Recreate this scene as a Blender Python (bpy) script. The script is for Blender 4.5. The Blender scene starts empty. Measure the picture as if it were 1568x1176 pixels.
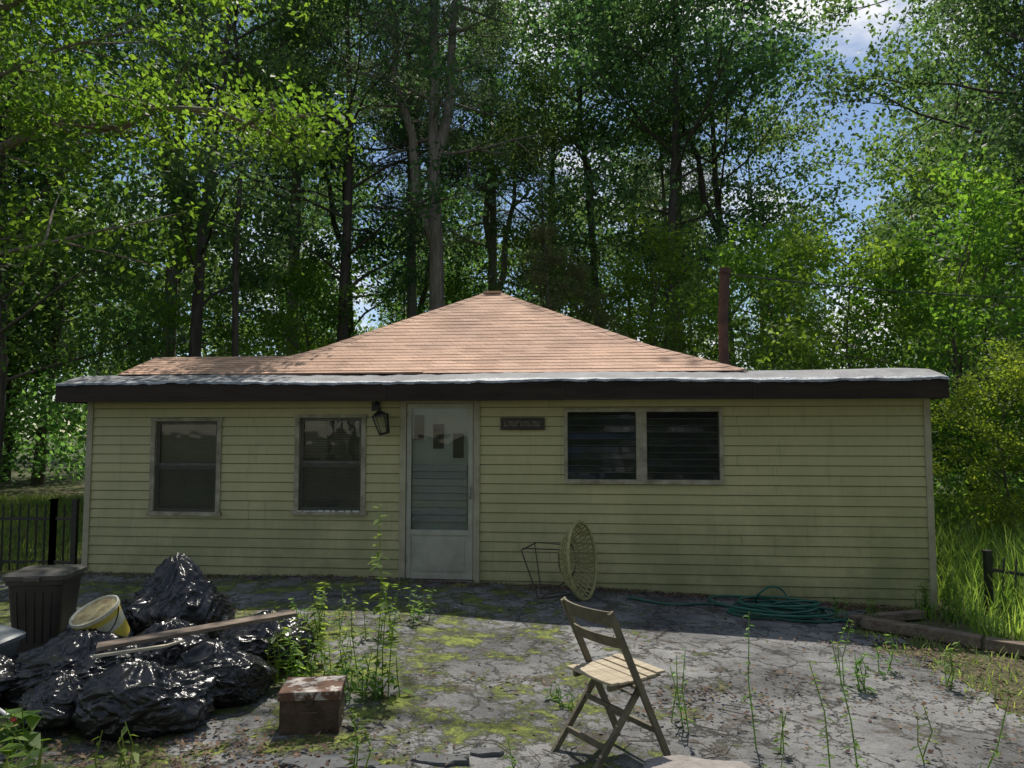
import bpy, math, random
import numpy as np
from mathutils import Vector, Matrix, noise as mnoise
random.seed(4)
scene=bpy.context.scene
R=math.radians

# ------------------------------------------------------------ helpers
def gz(x,y):
    x=np.asarray(x,dtype=float); y=np.asarray(y,dtype=float)
    return -.05-.04*np.clip(x+.8,0,5.4)+.008*np.sin(x*2.1+y*.7)+.007*np.sin(y*2.7-x*1.1)

class MB:
    def __init__(s): s.v=[];s.f=[];s.m=[]
    def add(s,vs,fs,m=0):
        o=len(s.v); s.v+= [tuple(p) for p in vs]
        for f in fs: s.f.append(tuple(i+o for i in f)); s.m.append(m)
    def box(s,a,b,m=0,M=None):
        x0,y0,z0=a;x1,y1,z1=b
        vs=[Vector(p) for p in [(x0,y0,z0),(x1,y0,z0),(x1,y1,z0),(x0,y1,z0),(x0,y0,z1),(x1,y0,z1),(x1,y1,z1),(x0,y1,z1)]]
        if M is not None: vs=[M@p for p in vs]
        s.add(vs,[(0,3,2,1),(4,5,6,7),(0,1,5,4),(1,2,6,5),(2,3,7,6),(3,0,4,7)],m)
    def bar(s,p,q,w,h,m=0,up=(0,0,1)):
        p=Vector(p);q=Vector(q);d=q-p;L=d.length;d.normalize()
        u=Vector(up); sd=d.cross(u)
        if sd.length<1e-4: sd=d.cross(Vector((1,0,0)))
        sd.normalize(); u=sd.cross(d)
        M=Matrix((( d.x,sd.x,u.x,p.x),(d.y,sd.y,u.y,p.y),(d.z,sd.z,u.z,p.z),(0,0,0,1)))
        s.box((0,-w/2,-h/2),(L,w/2,h/2),m,M)
    def tube(s,pts,rad,n=6,m=0,cap=False):
        pts=[Vector(p) for p in pts]; k=len(pts)
        if not hasattr(rad,'__len__'): rad=[rad]*k
        vs=[]; ref=None
        for i in range(k):
            t=(pts[min(i+1,k-1)]-pts[max(i-1,0)])
            if t.length<1e-6: t=Vector((0,0,1))
            t.normalize()
            if ref is None:
                ref=Vector((1,0,0)) if abs(t.x)<.8 else Vector((0,1,0))
            a=(ref-t*ref.dot(t)); a.normalize(); ref=a; b=t.cross(a)
            for j in range(n):
                an=2*math.pi*j/n
                vs.append(pts[i]+(a*math.cos(an)+b*math.sin(an))*rad[i])
        fs=[(i*n+j,i*n+(j+1)%n,(i+1)*n+(j+1)%n,(i+1)*n+j) for i in range(k-1) for j in range(n)]
        if cap: fs+= [tuple(range(n-1,-1,-1)),tuple((k-1)*n+j for j in range(n))]
        s.add(vs,fs,m)

def link(o,parent=None):
    scene.collection.objects.link(o)
    if parent: o.parent=parent
    return o
def mk(name,mb,mats,parent=None,smooth=False,bevel=0):
    me=bpy.data.meshes.new(name); me.from_pydata(mb.v,[],mb.f)
    for m in mats: me.materials.append(m)
    me.polygons.foreach_set('material_index',mb.m)
    if smooth: me.polygons.foreach_set('use_smooth',[True]*len(mb.f))
    me.update()
    o=link(bpy.data.objects.new(name,me),parent)
    if bevel:
        b=o.modifiers.new('b','BEVEL'); b.width=bevel; b.segments=2; b.limit_method='ANGLE'
    return o
def empty(name,loc=(0,0,0),rz=0):
    e=bpy.data.objects.new(name,None); e.location=loc; e.rotation_euler=(0,0,rz); return link(e)
def quadmesh(name,V,Q,midx,rnd,mats):
    me=bpy.data.meshes.new(name); n=len(Q)
    me.vertices.add(len(V)); me.vertices.foreach_set('co',np.ascontiguousarray(V,dtype=np.float32).ravel())
    me.loops.add(n*4); me.loops.foreach_set('vertex_index',np.ascontiguousarray(Q,dtype=np.int32).ravel())
    me.polygons.add(n); me.polygons.foreach_set('loop_start',np.arange(0,n*4,4,dtype=np.int32))
    me.polygons.foreach_set('material_index',np.ascontiguousarray(midx,dtype=np.int32))
    for m in mats: me.materials.append(m)
    me.update(calc_edges=True); me.validate()
    a=me.attributes.new('rnd','FLOAT','FACE'); a.data.foreach_set('value',np.ascontiguousarray(rnd,dtype=np.float32))
    return me

# ------------------------------------------------------------ materials
def nodes(name):
    m=bpy.data.materials.new(name); m.use_nodes=True; nt=m.node_tree
    return m,nt,nt.nodes,nt.links,nt.nodes['Principled BSDF']
def ramp(N,stops):
    r=N.new('ShaderNodeValToRGB'); e=r.color_ramp.elements
    while len(e)<len(stops): e.new(.5)
    for i,(p,c) in enumerate(stops):
        e[i].position=p; e[i].color=(c[0],c[1],c[2],1) if hasattr(c,'__len__') else (c,c,c,1)
    return r
def mat(name,c1,c2=None,rough=.7,scale=6,bump=.0,metal=0,stretch=(1,1,1),bscale=None,spec=.5,p=(.35,.65)):
    m,nt,N,L,B=nodes(name); c2=c2 or tuple(x*.7 for x in c1)
    tc=N.new('ShaderNodeTexCoord'); mp=N.new('ShaderNodeMapping'); mp.inputs['Scale'].default_value=stretch
    L.new(tc.outputs['Object'],mp.inputs[0])
    n=N.new('ShaderNodeTexNoise'); n.inputs['Scale'].default_value=scale; n.inputs['Detail'].default_value=6; n.inputs['Roughness'].default_value=.65
    L.new(mp.outputs[0],n.inputs['Vector'])
    r=ramp(N,[(p[0],c1),(p[1],c2)]); L.new(n.outputs[0],r.inputs[0]); L.new(r.outputs[0],B.inputs['Base Color'])
    B.inputs['Roughness'].default_value=rough; B.inputs['Metallic'].default_value=metal
    B.inputs['Specular IOR Level'].default_value=spec
    if bump:
        n2=N.new('ShaderNodeTexNoise'); n2.inputs['Scale'].default_value=bscale or scale*4; n2.inputs['Detail'].default_value=5
        L.new(mp.outputs[0],n2.inputs['Vector'])
        b=N.new('ShaderNodeBump'); b.inputs['Strength'].default_value=bump; b.inputs['Distance'].default_value=.02
        L.new(n2.outputs[0],b.inputs['Height']); L.new(b.outputs[0],B.inputs['Normal'])
    return m
def leafmat(name,stops,tcol,tw=.45,rough=.55,vv=(.66,1.12)):
    m,nt,N,L,B=nodes(name)
    a=N.new('ShaderNodeAttribute'); a.attribute_name='rnd'
    oi=N.new('ShaderNodeObjectInfo')
    r=ramp(N,stops); L.new(a.outputs['Fac'],r.inputs[0])
    hs=N.new('ShaderNodeHueSaturation'); hs.inputs['Saturation'].default_value=.94
    mr=N.new('ShaderNodeMapRange'); mr.inputs['To Min'].default_value=.475; mr.inputs['To Max'].default_value=.525
    L.new(oi.outputs['Random'],mr.inputs[0]); L.new(mr.outputs[0],hs.inputs['Hue'])
    wn=N.new('ShaderNodeTexWhiteNoise'); wn.noise_dimensions='1D'; L.new(oi.outputs['Random'],wn.inputs['W'])
    m2=N.new('ShaderNodeMapRange'); m2.inputs['To Min'].default_value=vv[0]; m2.inputs['To Max'].default_value=vv[1]
    L.new(wn.outputs['Value'],m2.inputs[0]); L.new(m2.outputs[0],hs.inputs['Value'])
    L.new(r.outputs[0],hs.inputs['Color'])
    L.new(hs.outputs[0],B.inputs['Base Color']); B.inputs['Roughness'].default_value=rough
    B.inputs['Specular IOR Level'].default_value=.35
    t=N.new('ShaderNodeBsdfTranslucent')
    mx=N.new('ShaderNodeMix'); mx.data_type='RGBA'; mx.blend_type='MULTIPLY'; mx.inputs['Factor'].default_value=1
    L.new(hs.outputs[0],mx.inputs['A']); mx.inputs['B'].default_value=(*tcol,1)
    L.new(mx.outputs['Result'],t.inputs['Color'])
    ms=N.new('ShaderNodeMixShader'); ms.inputs[0].default_value=tw
    L.new(B.outputs[0],ms.inputs[1]); L.new(t.outputs[0],ms.inputs[2])
    L.new(ms.outputs[0],N['Material Output'].inputs['Surface'])
    return m

BARK=mat('bark',(.17,.14,.11),(.065,.055,.042),.9,5,.8,stretch=(3,3,.5))
BARKD=mat('bark_dark',(.12,.10,.082),(.045,.038,.032),.9,5,.8,stretch=(3,3,.5))
BARKG=mat('bark_grey',(.30,.26,.22),(.14,.12,.10),.9,5,.8,stretch=(3,3,.5))
LEAF=leafmat('leaf_green',[(0,(.024,.066,.030)),(.5,(.060,.135,.050)),(1,(.12,.225,.068))],(2.9,2.7,1.7),.48)
LEAFB=leafmat('leaf_green_back',[(0,(.038,.090,.034)),(.5,(.082,.170,.050)),(1,(.155,.27,.075))],(3.0,2.75,1.6),.5)
LEAFY=leafmat('leaf_sunny',[(0,(.045,.105,.022)),(.5,(.098,.19,.03)),(1,(.165,.27,.045))],(3.1,2.75,1.1),.54,vv=(.88,1.05))
NEEDLE=leafmat('pine_needles',[(0,(.05,.085,.05)),(.5,(.08,.135,.07)),(1,(.14,.185,.095))],(2.1,2.1,1.4),.38)
CEDAR=leafmat('cedar_needles',[(0,(.06,.085,.035)),(.5,(.13,.145,.065)),(1,(.23,.21,.11))],(2.2,2.0,1.2),.42,vv=(.95,1.1))
GRASS=leafmat('grass_blades',[(0,(.075,.135,.028)),(.5,(.135,.235,.045)),(1,(.26,.33,.10))],(2.4,2.25,1.1),.5,vv=(.95,1.05))
LITTER=leafmat('dry_leaves',[(0,(.05,.03,.02)),(.5,(.13,.075,.045)),(.8,(.22,.15,.09)),(1,(.10,.12,.03))],(1,1,1),.15,.8)

# ------------------------------------------------------------ leaf clouds
def leaves(rng,C,n,s,flat,L,asp,crnd=None,up=.5):
    C=np.asarray(C); k=len(C)
    cr=rng.random(k) if crnd is None else crnd
    sz=rng.uniform(.55,1.35,k)
    P=np.repeat(C,n,0); off=rng.normal(0,1,(k*n,3))
    off/= np.maximum(1,np.linalg.norm(off,axis=1)[:,None]/1.9)
    off*=np.array([s,s,s*flat])*np.repeat(sz,n)[:,None]
    P=P+off
    nm=rng.normal(0,1,(k*n,3)); nm/=np.linalg.norm(nm,axis=1)[:,None]; nm[:,2]+=up; nm/=np.linalg.norm(nm,axis=1)[:,None]
    d=np.cross(nm,rng.normal(0,1,(k*n,3))); d/=np.linalg.norm(d,axis=1)[:,None]
    sd=np.cross(nm,d); l=(L*rng.uniform(.6,1.25,k*n))[:,None]
    w=l*asp
    V=np.stack([P-d*l/2,P+sd*w/2+d*l*.05+nm*l*.08,P+d*l/2,P-sd*w/2+d*l*.05+nm*l*.08],1).reshape(-1,3)
    Q=np.arange(k*n*4).reshape(-1,4)
    rn=np.clip(np.repeat(cr,n)*.62+rng.random(k*n)*.38,0,1)
    return V,Q,rn
def tree_arrays(seed,H,cb,cr,nl,cn,cs,leaf,asp=.6,r0=.2,prof='oak',nsub=5,flat=.55,fork=None,wob=.35,up=.5,bias=None,extra=None,bw=.6):
    rng=np.random.default_rng(seed); mb=MB(); C=[]
    K=9; pts=[]; p=np.zeros(3); dx=rng.normal(0,wob/K,2)
    for i in range(K+1):
        pts.append(p.copy()); dx=dx*.7+rng.normal(0,wob*.35,2); p=p+np.array([dx[0],dx[1],H/K])
    pts[0][2]=-.4
    rad=[r0*(1.25 if i==0 else (1-i/K*.88)) for i in range(K+1)]
    mb.tube(pts,rad,8)
    stems=[(pts,1.0,cb)]
    if fork:
        for (ft,ddx,ddy,hh) in fork:
            b=np.array(pts[int(ft*K)]); fp=[b]
            for j in range(1,7):
                q=b+np.array([ddx*(j/6)**.7+rng.normal(0,.12),ddy*(j/6)**.7+rng.normal(0,.12),hh*j/6]); fp.append(q)
            mb.tube(fp,[r0*.62*(1-j/6*.85) for j in range(7)],7); stems.append((fp,.7,.35))
    for ex in (extra or []):
        lp=[np.array(q,float) for q in ex]; n_=len(lp)
        fine=[]
        for a in range(n_-1):
            for f in (0,.33,.66): fine.append(lp[a]*(1-f)+lp[a+1]*f+rng.normal(0,.07,3)*(a+f>0))
        fine.append(lp[-1]); nf=len(fine)
        mb.tube(fine,[.085*(1-j/nf*.85) for j in range(nf)],6)
        for s in range(int(nf*3.4)):
            f2=rng.uniform(.28,1)*(nf-1); a2=min(int(f2),nf-2); sb=fine[a2]
            ang=rng.uniform(0,6.28); sd=np.array([math.cos(ang),math.sin(ang),rng.uniform(-.35,.35)]); sl=rng.uniform(.4,1.5)
            e=sb+sd*sl; mb.tube([sb,(sb+e)/2+rng.normal(0,.06,3),e],[.022,.014,.004],4); C.append(e); C.append(sb+sd*sl*.6)
    for (sp,k,cbb) in stems:
        m=int(nl*k); kk=len(sp)-1
        for i in range(m):
            tp=(i+rng.random())/m; t=cbb+(1-cbb)*tp
            f=min(t*kk,kk-1e-4); a=int(f); base=np.array(sp[a])*(1-(f-a))+np.array(sp[a+1])*(f-a)
            ang=i*2.4+rng.normal(0,.4)
            if bias is not None and rng.random()<bw: ang=bias+rng.normal(0,.7)
            if prof=='oak': Lb=cr*(.5+.6*math.sin(math.pi*min(1,tp*.85+.12)))*rng.uniform(.6,1.2); el=rng.uniform(.25,.9)
            elif prof=='pine': Lb=cr*(1-.75*tp)*rng.uniform(.5,1.15); el=rng.uniform(-.05,.4)
            else: Lb=cr*(1.03-tp)*rng.uniform(.8,1.1); el=rng.uniform(.1,.35)
            Lb*= (k*.5+.5)
            d=np.array([math.cos(ang),math.sin(ang),el]); d/=np.linalg.norm(d)
            lp=[base]; q=base.copy(); dd=d.copy()
            for j in range(4):
                dd=dd+rng.normal(0,.16,3); dd[2]+= (-.05 if prof!='oak' else .03); dd/=np.linalg.norm(dd); q=q+dd*Lb/4; lp.append(q.copy())
            rb=max(.018,r0*.34*(1-t*.6)*min(1,Lb/cr+.3))
            mb.tube(lp,[rb*(1-j/4*.8) for j in range(5)],5)
            for s in range(nsub):
                f2=rng.uniform(.3,1)*4; a2=min(int(f2),3); sb=lp[a2]*(1-(f2-a2))+lp[a2+1]*(f2-a2)
                sd=dd+rng.normal(0,.75,3); sd[2]+=.15 if prof=='oak' else 0; sd/=np.linalg.norm(sd)
                sl=Lb*rng.uniform(.18,.42)*(1 if prof!='cedar' else .6)
                e=sb+sd*sl; mb.tube([sb,(sb+e)/2+rng.normal(0,.03,3),e],[rb*.4,rb*.28,.006],3)
                C.append(e); C.append(sb+sd*sl*.55+rng.normal(0,.1,3))
    V,Q,rn=leaves(rng,C,cn,cs,flat,leaf,asp,up=up)
    tv=np.array(mb.v); tq=np.array(mb.f)
    VV=np.concatenate([tv,V]); QQ=np.concatenate([tq,Q+len(tv)])
    mi=np.concatenate([np.zeros(len(tq),int),np.ones(len(Q),int)])
    return VV,QQ,mi,np.concatenate([np.zeros(len(tq)),rn])
def tree_mesh(name,bark,leaf_,**k):
    V,Q,mi,rn=tree_arrays(**k); return quadmesh(name,V,Q,mi,rn,[bark,leaf_])
def put(name,me,x,y,rz=0,s=1,sz=None,tilt=(0,0)):
    o=bpy.data.objects.new(name,me); o.location=(x,y,float(gz(x,y))); o.rotation_euler=(tilt[0],tilt[1],rz); o.scale=(s,s,sz or s); return link(o)

# ------------------------------------------------------------ world, sun, camera
SD=Vector((.06,1,0)).normalized(); EL=R(60)
sd=Vector((SD.x*math.cos(EL),SD.y*math.cos(EL),math.sin(EL)))
w=bpy.data.worlds.new('World'); scene.world=w; w.use_nodes=True; N=w.node_tree.nodes; L=w.node_tree.links
bg=N['Background']; sky=N.new('ShaderNodeTexSky'); sky.sky_type='NISHITA'; sky.sun_disc=False
sky.sun_elevation=EL; sky.sun_rotation=math.atan2(SD.x,SD.y); sky.air_density=1.0; sky.dust_density=.3; sky.ozone_density=2.2
tc=N.new('ShaderNodeTexCoord'); mp=N.new('ShaderNodeMapping'); mp.inputs['Scale'].default_value=(1,1,2.2); mp.inputs['Location'].default_value=(.35,.1,0)
n=N.new('ShaderNodeTexNoise'); n.inputs['Scale'].default_value=2.8; n.inputs['Detail'].default_value=9; n.inputs['Roughness'].default_value=.55
L.new(tc.outputs['Generated'],mp.inputs[0]); L.new(mp.outputs[0],n.inputs['Vector'])
r=ramp(N,[(.51,0),(.62,1)]); L.new(n.outputs[0],r.inputs[0])
mx=N.new('ShaderNodeMix'); mx.data_type='RGBA'; L.new(r.outputs[0],mx.inputs['Factor']); L.new(sky.outputs[0],mx.inputs['A']); mx.inputs['B'].default_value=(9.0,9.0,9.1,1)
L.new(mx.outputs['Result'],bg.inputs[0]); bg.inputs[1].default_value=.115
sl=bpy.data.lights.new('sun','SUN'); sl.energy=5.0; sl.angle=R(.53); sl.color=(1,.94,.84)
so=link(bpy.data.objects.new('sun',sl)); so.rotation_euler=sd.to_track_quat('Z','Y').to_euler(); so.location=(0,20,30)
cam=bpy.data.cameras.new('camera'); cam.sensor_width=36; cam.lens=25.95; cam.clip_end=2000; cam.clip_start=.05
co=link(bpy.data.objects.new('camera',cam)); co.location=(0,0,1.65); co.rotation_euler=(R(93.9),0,0); scene.camera=co
scene.view_settings.view_transform='Standard'; scene.view_settings.look='None'; scene.view_settings.exposure=0

# ------------------------------------------------------------ ground
def axis(a,b,st,outer):
    c=list(np.arange(a,b+1e-6,st)); o=[]
    v=b;s=st
    while v<outer: s*=1.35; v+=s; c.append(v)
    v=a;s=st
    while v>-outer: s*=1.35; v-=s; o.append(v)
    return np.array(o[::-1]+c)
xs=axis(-14,14,.3,400); ys=axis(-4,24,.3,400)
X,Y=np.meshgrid(xs,ys); Z=gz(X,Y)-.006
V=np.stack([X,Y,Z],-1).reshape(-1,3); nx=len(xs); ny=len(ys)
i,j=np.meshgrid(np.arange(nx-1),np.arange(ny-1)); a=(j*nx+i).ravel(); Q=np.stack([a,a+1,a+nx+1,a+nx],1)
m,nt,N,L,B=nodes('soil_and_moss'); tc=N.new('ShaderNodeTexCoord')
n1=N.new('ShaderNodeTexNoise'); n1.inputs['Scale'].default_value=1.3; n1.inputs['Detail'].default_value=8; n1.inputs['Roughness'].default_value=.7
n2=N.new('ShaderNodeTexNoise'); n2.inputs['Scale'].default_value=22; n2.inputs['Detail'].default_value=6
L.new(tc.outputs['Object'],n1.inputs['Vector']); L.new(tc.outputs['Object'],n2.inputs['Vector'])
r1=ramp(N,[(.36,(.10,.07,.045)),(.5,(.08,.085,.03)),(.64,(.10,.16,.032))]); L.new(n1.outputs[0],r1.inputs[0])
r2=ramp(N,[(.3,.45),(.7,1.25)]); L.new(n2.outputs[0],r2.inputs[0])
mx=N.new('ShaderNodeMix'); mx.data_type='RGBA'; mx.blend_type='MULTIPLY'; mx.inputs['Factor'].default_value=1
L.new(r1.outputs[0],mx.inputs['A']); L.new(r2.outputs[0],mx.inputs['B']); L.new(mx.outputs['Result'],B.inputs['Base Color']); B.inputs['Roughness'].default_value=.95
b=N.new('ShaderNodeBump'); b.inputs['Strength'].default_value=.8; b.inputs['Distance'].default_value=.03; L.new(n2.outputs[0],b.inputs['Height']); L.new(b.outputs[0],B.inputs['Normal'])
SOIL=m
g=link(bpy.data.objects.new('ground',quadmesh('ground',V,Q,np.zeros(len(Q)),np.zeros(len(Q)),[SOIL])))

def pav_right(y):
    return float(np.interp(y,[-3,2,4,5.2,6.2,7.0,7.6,9.5],[4.6,4.3,3.9,3.45,3.35,3.25,3.6,4.0]))
st=.07; xs=np.arange(-7.5,5,st); ys=np.arange(-3,9.4,st); X,Y=np.meshgrid(xs,ys); 
Zn=np.array([[mnoise.noise((x*3,y*3,0)) for x in xs] for y in ys])
Z=gz(X,Y)+.004+.004*Zn
nx=len(xs);ny=len(ys); V=np.stack([X,Y,Z],-1).reshape(-1,3)
i,j=np.meshgrid(np.arange(nx-1),np.arange(ny-1)); a=(j*nx+i).ravel(); Q=np.stack([a,a+1,a+nx+1,a+nx],1)
cx=V[Q[:,0],0];cy=V[Q[:,0],1]; nz=Zn.reshape(-1)[Q[:,0]]
pr=np.array([pav_right(y) for y in cy])
Q=Q[(cx<pr+nz*.5)&(cx>-7.2+nz)]
m,nt,N,L,B=nodes('old_asphalt'); tc=N.new('ShaderNodeTexCoord')
def noi(sc,det=8,ro=.6,vec=None):
    n=N.new('ShaderNodeTexNoise'); n.inputs['Scale'].default_value=sc; n.inputs['Detail'].default_value=det; n.inputs['Roughness'].default_value=ro
    L.new(vec or tc.outputs['Object'],n.inputs['Vector']); return n
def mixc(fac,a,b,mode='MIX'):
    x=N.new('ShaderNodeMix'); x.data_type='RGBA'; x.blend_type=mode
    for s,k in ((fac,'Factor'),(a,'A'),(b,'B')):
        if isinstance(s,(int,float)): x.inputs[k].default_value=s
        elif isinstance(s,tuple): x.inputs[k].default_value=(*s,1)
        else: L.new(s,x.inputs[k])
    return x.outputs['Result']
def math2(op,a,b_):
    x=N.new('ShaderNodeMath'); x.operation=op
    for i_,s in enumerate((a,b_)):
        if isinstance(s,(int,float)): x.inputs[i_].default_value=s
        else: L.new(s,x.inputs[i_])
    return x.outputs[0]
n1=noi(.9,10,.72); n2=noi(55,4,.85); n4=noi(9,8,.7); n7=noi(2.6,9,.78)
base=ramp(N,[(.38,(.10,.10,.10)),(.5,(.20,.20,.20)),(.64,(.32,.315,.305))]); L.new(n1.outputs[0],base.inputs[0])
sp=ramp(N,[(.3,.65),(.7,1.25)]); L.new(n2.outputs[0],sp.inputs[0])
c=mixc(1.0,base.outputs[0],sp.outputs[0],'MULTIPLY')
def iso(n_,w_):
    a_=math2('ABSOLUTE',math2('SUBTRACT',n_.outputs[0],.5),0); cr=ramp(N,[(0,0),(w_,1)]); L.new(a_,cr.inputs[0]); return cr.outputs[0]
ic=iso(noi(1.5,7,.62),.0075)
wv=mixc(.40,tc.outputs['Object'],noi(1.2,8,.7).outputs['Color'],'LINEAR_LIGHT')
vo=N.new('ShaderNodeTexVoronoi'); vo.feature='DISTANCE_TO_EDGE'; vo.inputs['Scale'].default_value=1.8; L.new(wv,vo.inputs['Vector'])
cr=ramp(N,[(0,0),(.026,1)]); L.new(vo.outputs['Distance'],cr.inputs[0])
mk2=ramp(N,[(.54,0),(.62,1)]); L.new(n7.outputs[0],mk2.inputs[0])
crk=math2('MINIMUM',ic,math2('MAXIMUM',cr.outputs[0],mk2.outputs[0]))
c=mixc(crk,(.035,.032,.024),c)
dz=ramp(N,[(.54,0),(.60,.92)]); L.new(n7.outputs[0],dz.inputs[0])
c=mixc(dz.outputs[0],c,(.078,.066,.05))
sx=N.new('ShaderNodeSeparateXYZ'); L.new(tc.outputs['Object'],sx.inputs[0])
mr=N.new('ShaderNodeMapRange'); mr.inputs['From Min'].default_value=-.3; mr.inputs['From Max'].default_value=2.2; mr.inputs['To Min'].default_value=.042; mr.inputs['To Max'].default_value=-.055
L.new(sx.outputs['X'],mr.inputs[0])
n5=noi(2.1,14,.84); ad=math2('ADD',n5.outputs[0],mr.outputs[0])
ms=ramp(N,[(.53,0),(.57,1)]); L.new(ad,ms.inputs[0])
mc=ramp(N,[(.34,(.06,.065,.024)),(.48,(.14,.17,.038)),(.64,(.29,.33,.055))]); L.new(n4.outputs[0],mc.inputs[0])
c=mixc(ms.outputs[0],c,mc.outputs[0])
L.new(c,B.inputs['Base Color']); B.inputs['Roughness'].default_value=.9
h2=math2('ADD',math2('ADD',crk,n2.outputs[0]),math2('ADD',ms.outputs[0],n4.outputs[0]))
b=N.new('ShaderNodeBump'); b.inputs['Strength'].default_value=.8; b.inputs['Distance'].default_value=.018; L.new(h2,b.inputs['Height']); L.new(b.outputs[0],B.inputs['Normal'])
link(bpy.data.objects.new('asphalt_driveway',quadmesh('asphalt_driveway',V,Q,np.zeros(len(Q)),np.zeros(len(Q)),[m])))

# ------------------------------------------------------------ house
HW=9.96; HR=R(-5.77)
H=empty('small_house',(-5.27,9.25,0),HR)
Hm=Matrix.Translation((-5.27,9.25,0))@Matrix.Rotation(HR,4,'Z')
def hw(u,v,z): return Hm@Vector((u,v,z))
m,nt,N,L,B=nodes('yellow_vinyl_siding'); tc=N.new('ShaderNodeTexCoord')
mp=N.new('ShaderNodeMapping'); mp.inputs['Scale'].default_value=(1,1,.25); L.new(tc.outputs['Object'],mp.inputs[0])
n1=noi(3,8,.7,mp.outputs[0]); n2=noi(1.2,8,.7)
rr=ramp(N,[(.3,(.45,.41,.205)),(.7,(.54,.485,.25))]); L.new(n1.outputs[0],rr.inputs[0])
sx=N.new('ShaderNodeSeparateXYZ'); L.new(tc.outputs['Object'],sx.inputs[0])
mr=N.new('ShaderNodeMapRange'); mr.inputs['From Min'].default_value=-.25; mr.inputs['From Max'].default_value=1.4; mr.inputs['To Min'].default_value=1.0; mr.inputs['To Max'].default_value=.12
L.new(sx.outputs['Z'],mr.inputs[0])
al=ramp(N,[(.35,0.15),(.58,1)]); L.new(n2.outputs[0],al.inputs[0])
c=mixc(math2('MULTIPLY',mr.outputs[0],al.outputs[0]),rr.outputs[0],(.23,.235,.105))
st=ramp(N,[(.54,0),(.68,.5)]); L.new(n1.outputs[0],st.inputs[0]); c=mixc(st.outputs[0],c,(.28,.25,.13))
mp2=N.new('ShaderNodeMapping'); mp2.inputs['Scale'].default_value=(9,1,.5); L.new(tc.outputs['Object'],mp2.inputs[0])
n9=noi(2.2,5,.6,mp2.outputs[0]); s9=ramp(N,[(.58,0),(.72,.4)]); L.new(n9.outputs[0],s9.inputs[0]); c=mixc(s9.outputs[0],c,(.21,.20,.105))
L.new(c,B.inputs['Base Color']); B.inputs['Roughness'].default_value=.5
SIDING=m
GROOVE=mat('siding_groove_painted_shade',(.23,.21,.11),(.13,.12,.065),.8,6)  # shadow line under each siding lap, painted in as a darker colour
TRIM=mat('beige_trim',(.42,.38,.26),(.30,.27,.18),.55,5,.1)
WOODW=mat('weathered_window_frame',(.42,.38,.28),(.20,.18,.12),.7,7,.3)
SASH=mat('dark_sash',(.13,.12,.09),(.07,.065,.05),.6,8)
FASC=mat('dark_brown_fascia',(.040,.026,.018),(.018,.012,.010),.6,4,.3,stretch=(.4,1,2),spec=.25)
ALU=mat('aluminium_door',(.43,.42,.34),(.31,.30,.24),.45,4,.0)
INDOOR=mat('inner_door_paint',(.36,.37,.33),(.28,.29,.26),.6,3)
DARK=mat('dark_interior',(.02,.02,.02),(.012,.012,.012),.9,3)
BLIND=mat('blind_slats',(.22,.22,.17),(.15,.15,.12),.6,3)
BLACK=mat('black_painted_metal',(.012,.012,.013),(.03,.025,.02),.45,14)
def glass(name,tint,refl=1.0,rough=.01,bias_=.02):
    m,nt,N,L,B=nodes(name); N.remove(B)
    t=N.new('ShaderNodeBsdfTransparent'); t.inputs[0].default_value=(*tint,1)
    g=N.new('ShaderNodeBsdfGlossy'); g.inputs['Roughness'].default_value=rough
    no=N.new('ShaderNodeTexNoise'); no.inputs['Scale'].default_value=3; tc=N.new('ShaderNodeTexCoord'); L.new(tc.outputs['Object'],no.inputs['Vector'])
    b=N.new('ShaderNodeBump'); b.inputs['Strength'].default_value=.12; b.inputs['Distance'].default_value=.02; L.new(no.outputs[0],b.inputs['Height']); L.new(b.outputs[0],g.inputs['Normal'])
    lw=N.new('ShaderNodeLayerWeight'); lw.inputs['Blend'].default_value=.35
    ma=N.new('ShaderNodeMath'); ma.operation='MULTIPLY_ADD'; L.new(lw.outputs['Fresnel'],ma.inputs[0]); ma.inputs[1].default_value=refl; ma.inputs[2].default_value=bias_
    x=N.new('ShaderNodeMixShader'); L.new(ma.outputs[0],x.inputs[0]); L.new(t.outputs[0],x.inputs[1]); L.new(g.outputs[0],x.inputs[2])
    L.new(x.outputs[0],N['Material Output'].inputs['Surface']); return m
def screenmat(name,col,op):
    m,nt,N,L,B=nodes(name); B.inputs['Roughness'].default_value=.8
    tc=N.new('ShaderNodeTexCoord'); no=N.new('ShaderNodeTexNoise'); no.inputs['Scale'].default_value=4; no.inputs['Detail'].default_value=6; L.new(tc.outputs['Object'],no.inputs['Vector'])
    r=ramp(N,[(.3,tuple(x*.6 for x in col)),(.7,col)]); L.new(no.outputs[0],r.inputs[0]); L.new(r.outputs[0],B.inputs['Base Color'])
    t=N.new('ShaderNodeBsdfTransparent'); x=N.new('ShaderNodeMixShader'); x.inputs[0].default_value=op
    L.new(t.outputs[0],x.inputs[1]); L.new(B.outputs[0],x.inputs[2]); L.new(x.outputs[0],N['Material Output'].inputs['Surface']); return m
SCREEN=screenmat('insect_screen',(.09,.095,.07),.35)
GLASS=glass('window_glass',(.85,.88,.86),.7,.03,.03)
DGLASS=glass('door_glass',(.85,.9,.88),.55,.02,.03)
LOUVG=glass('louver_glass',(.35,.38,.37),.75,.04,.03)

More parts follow.
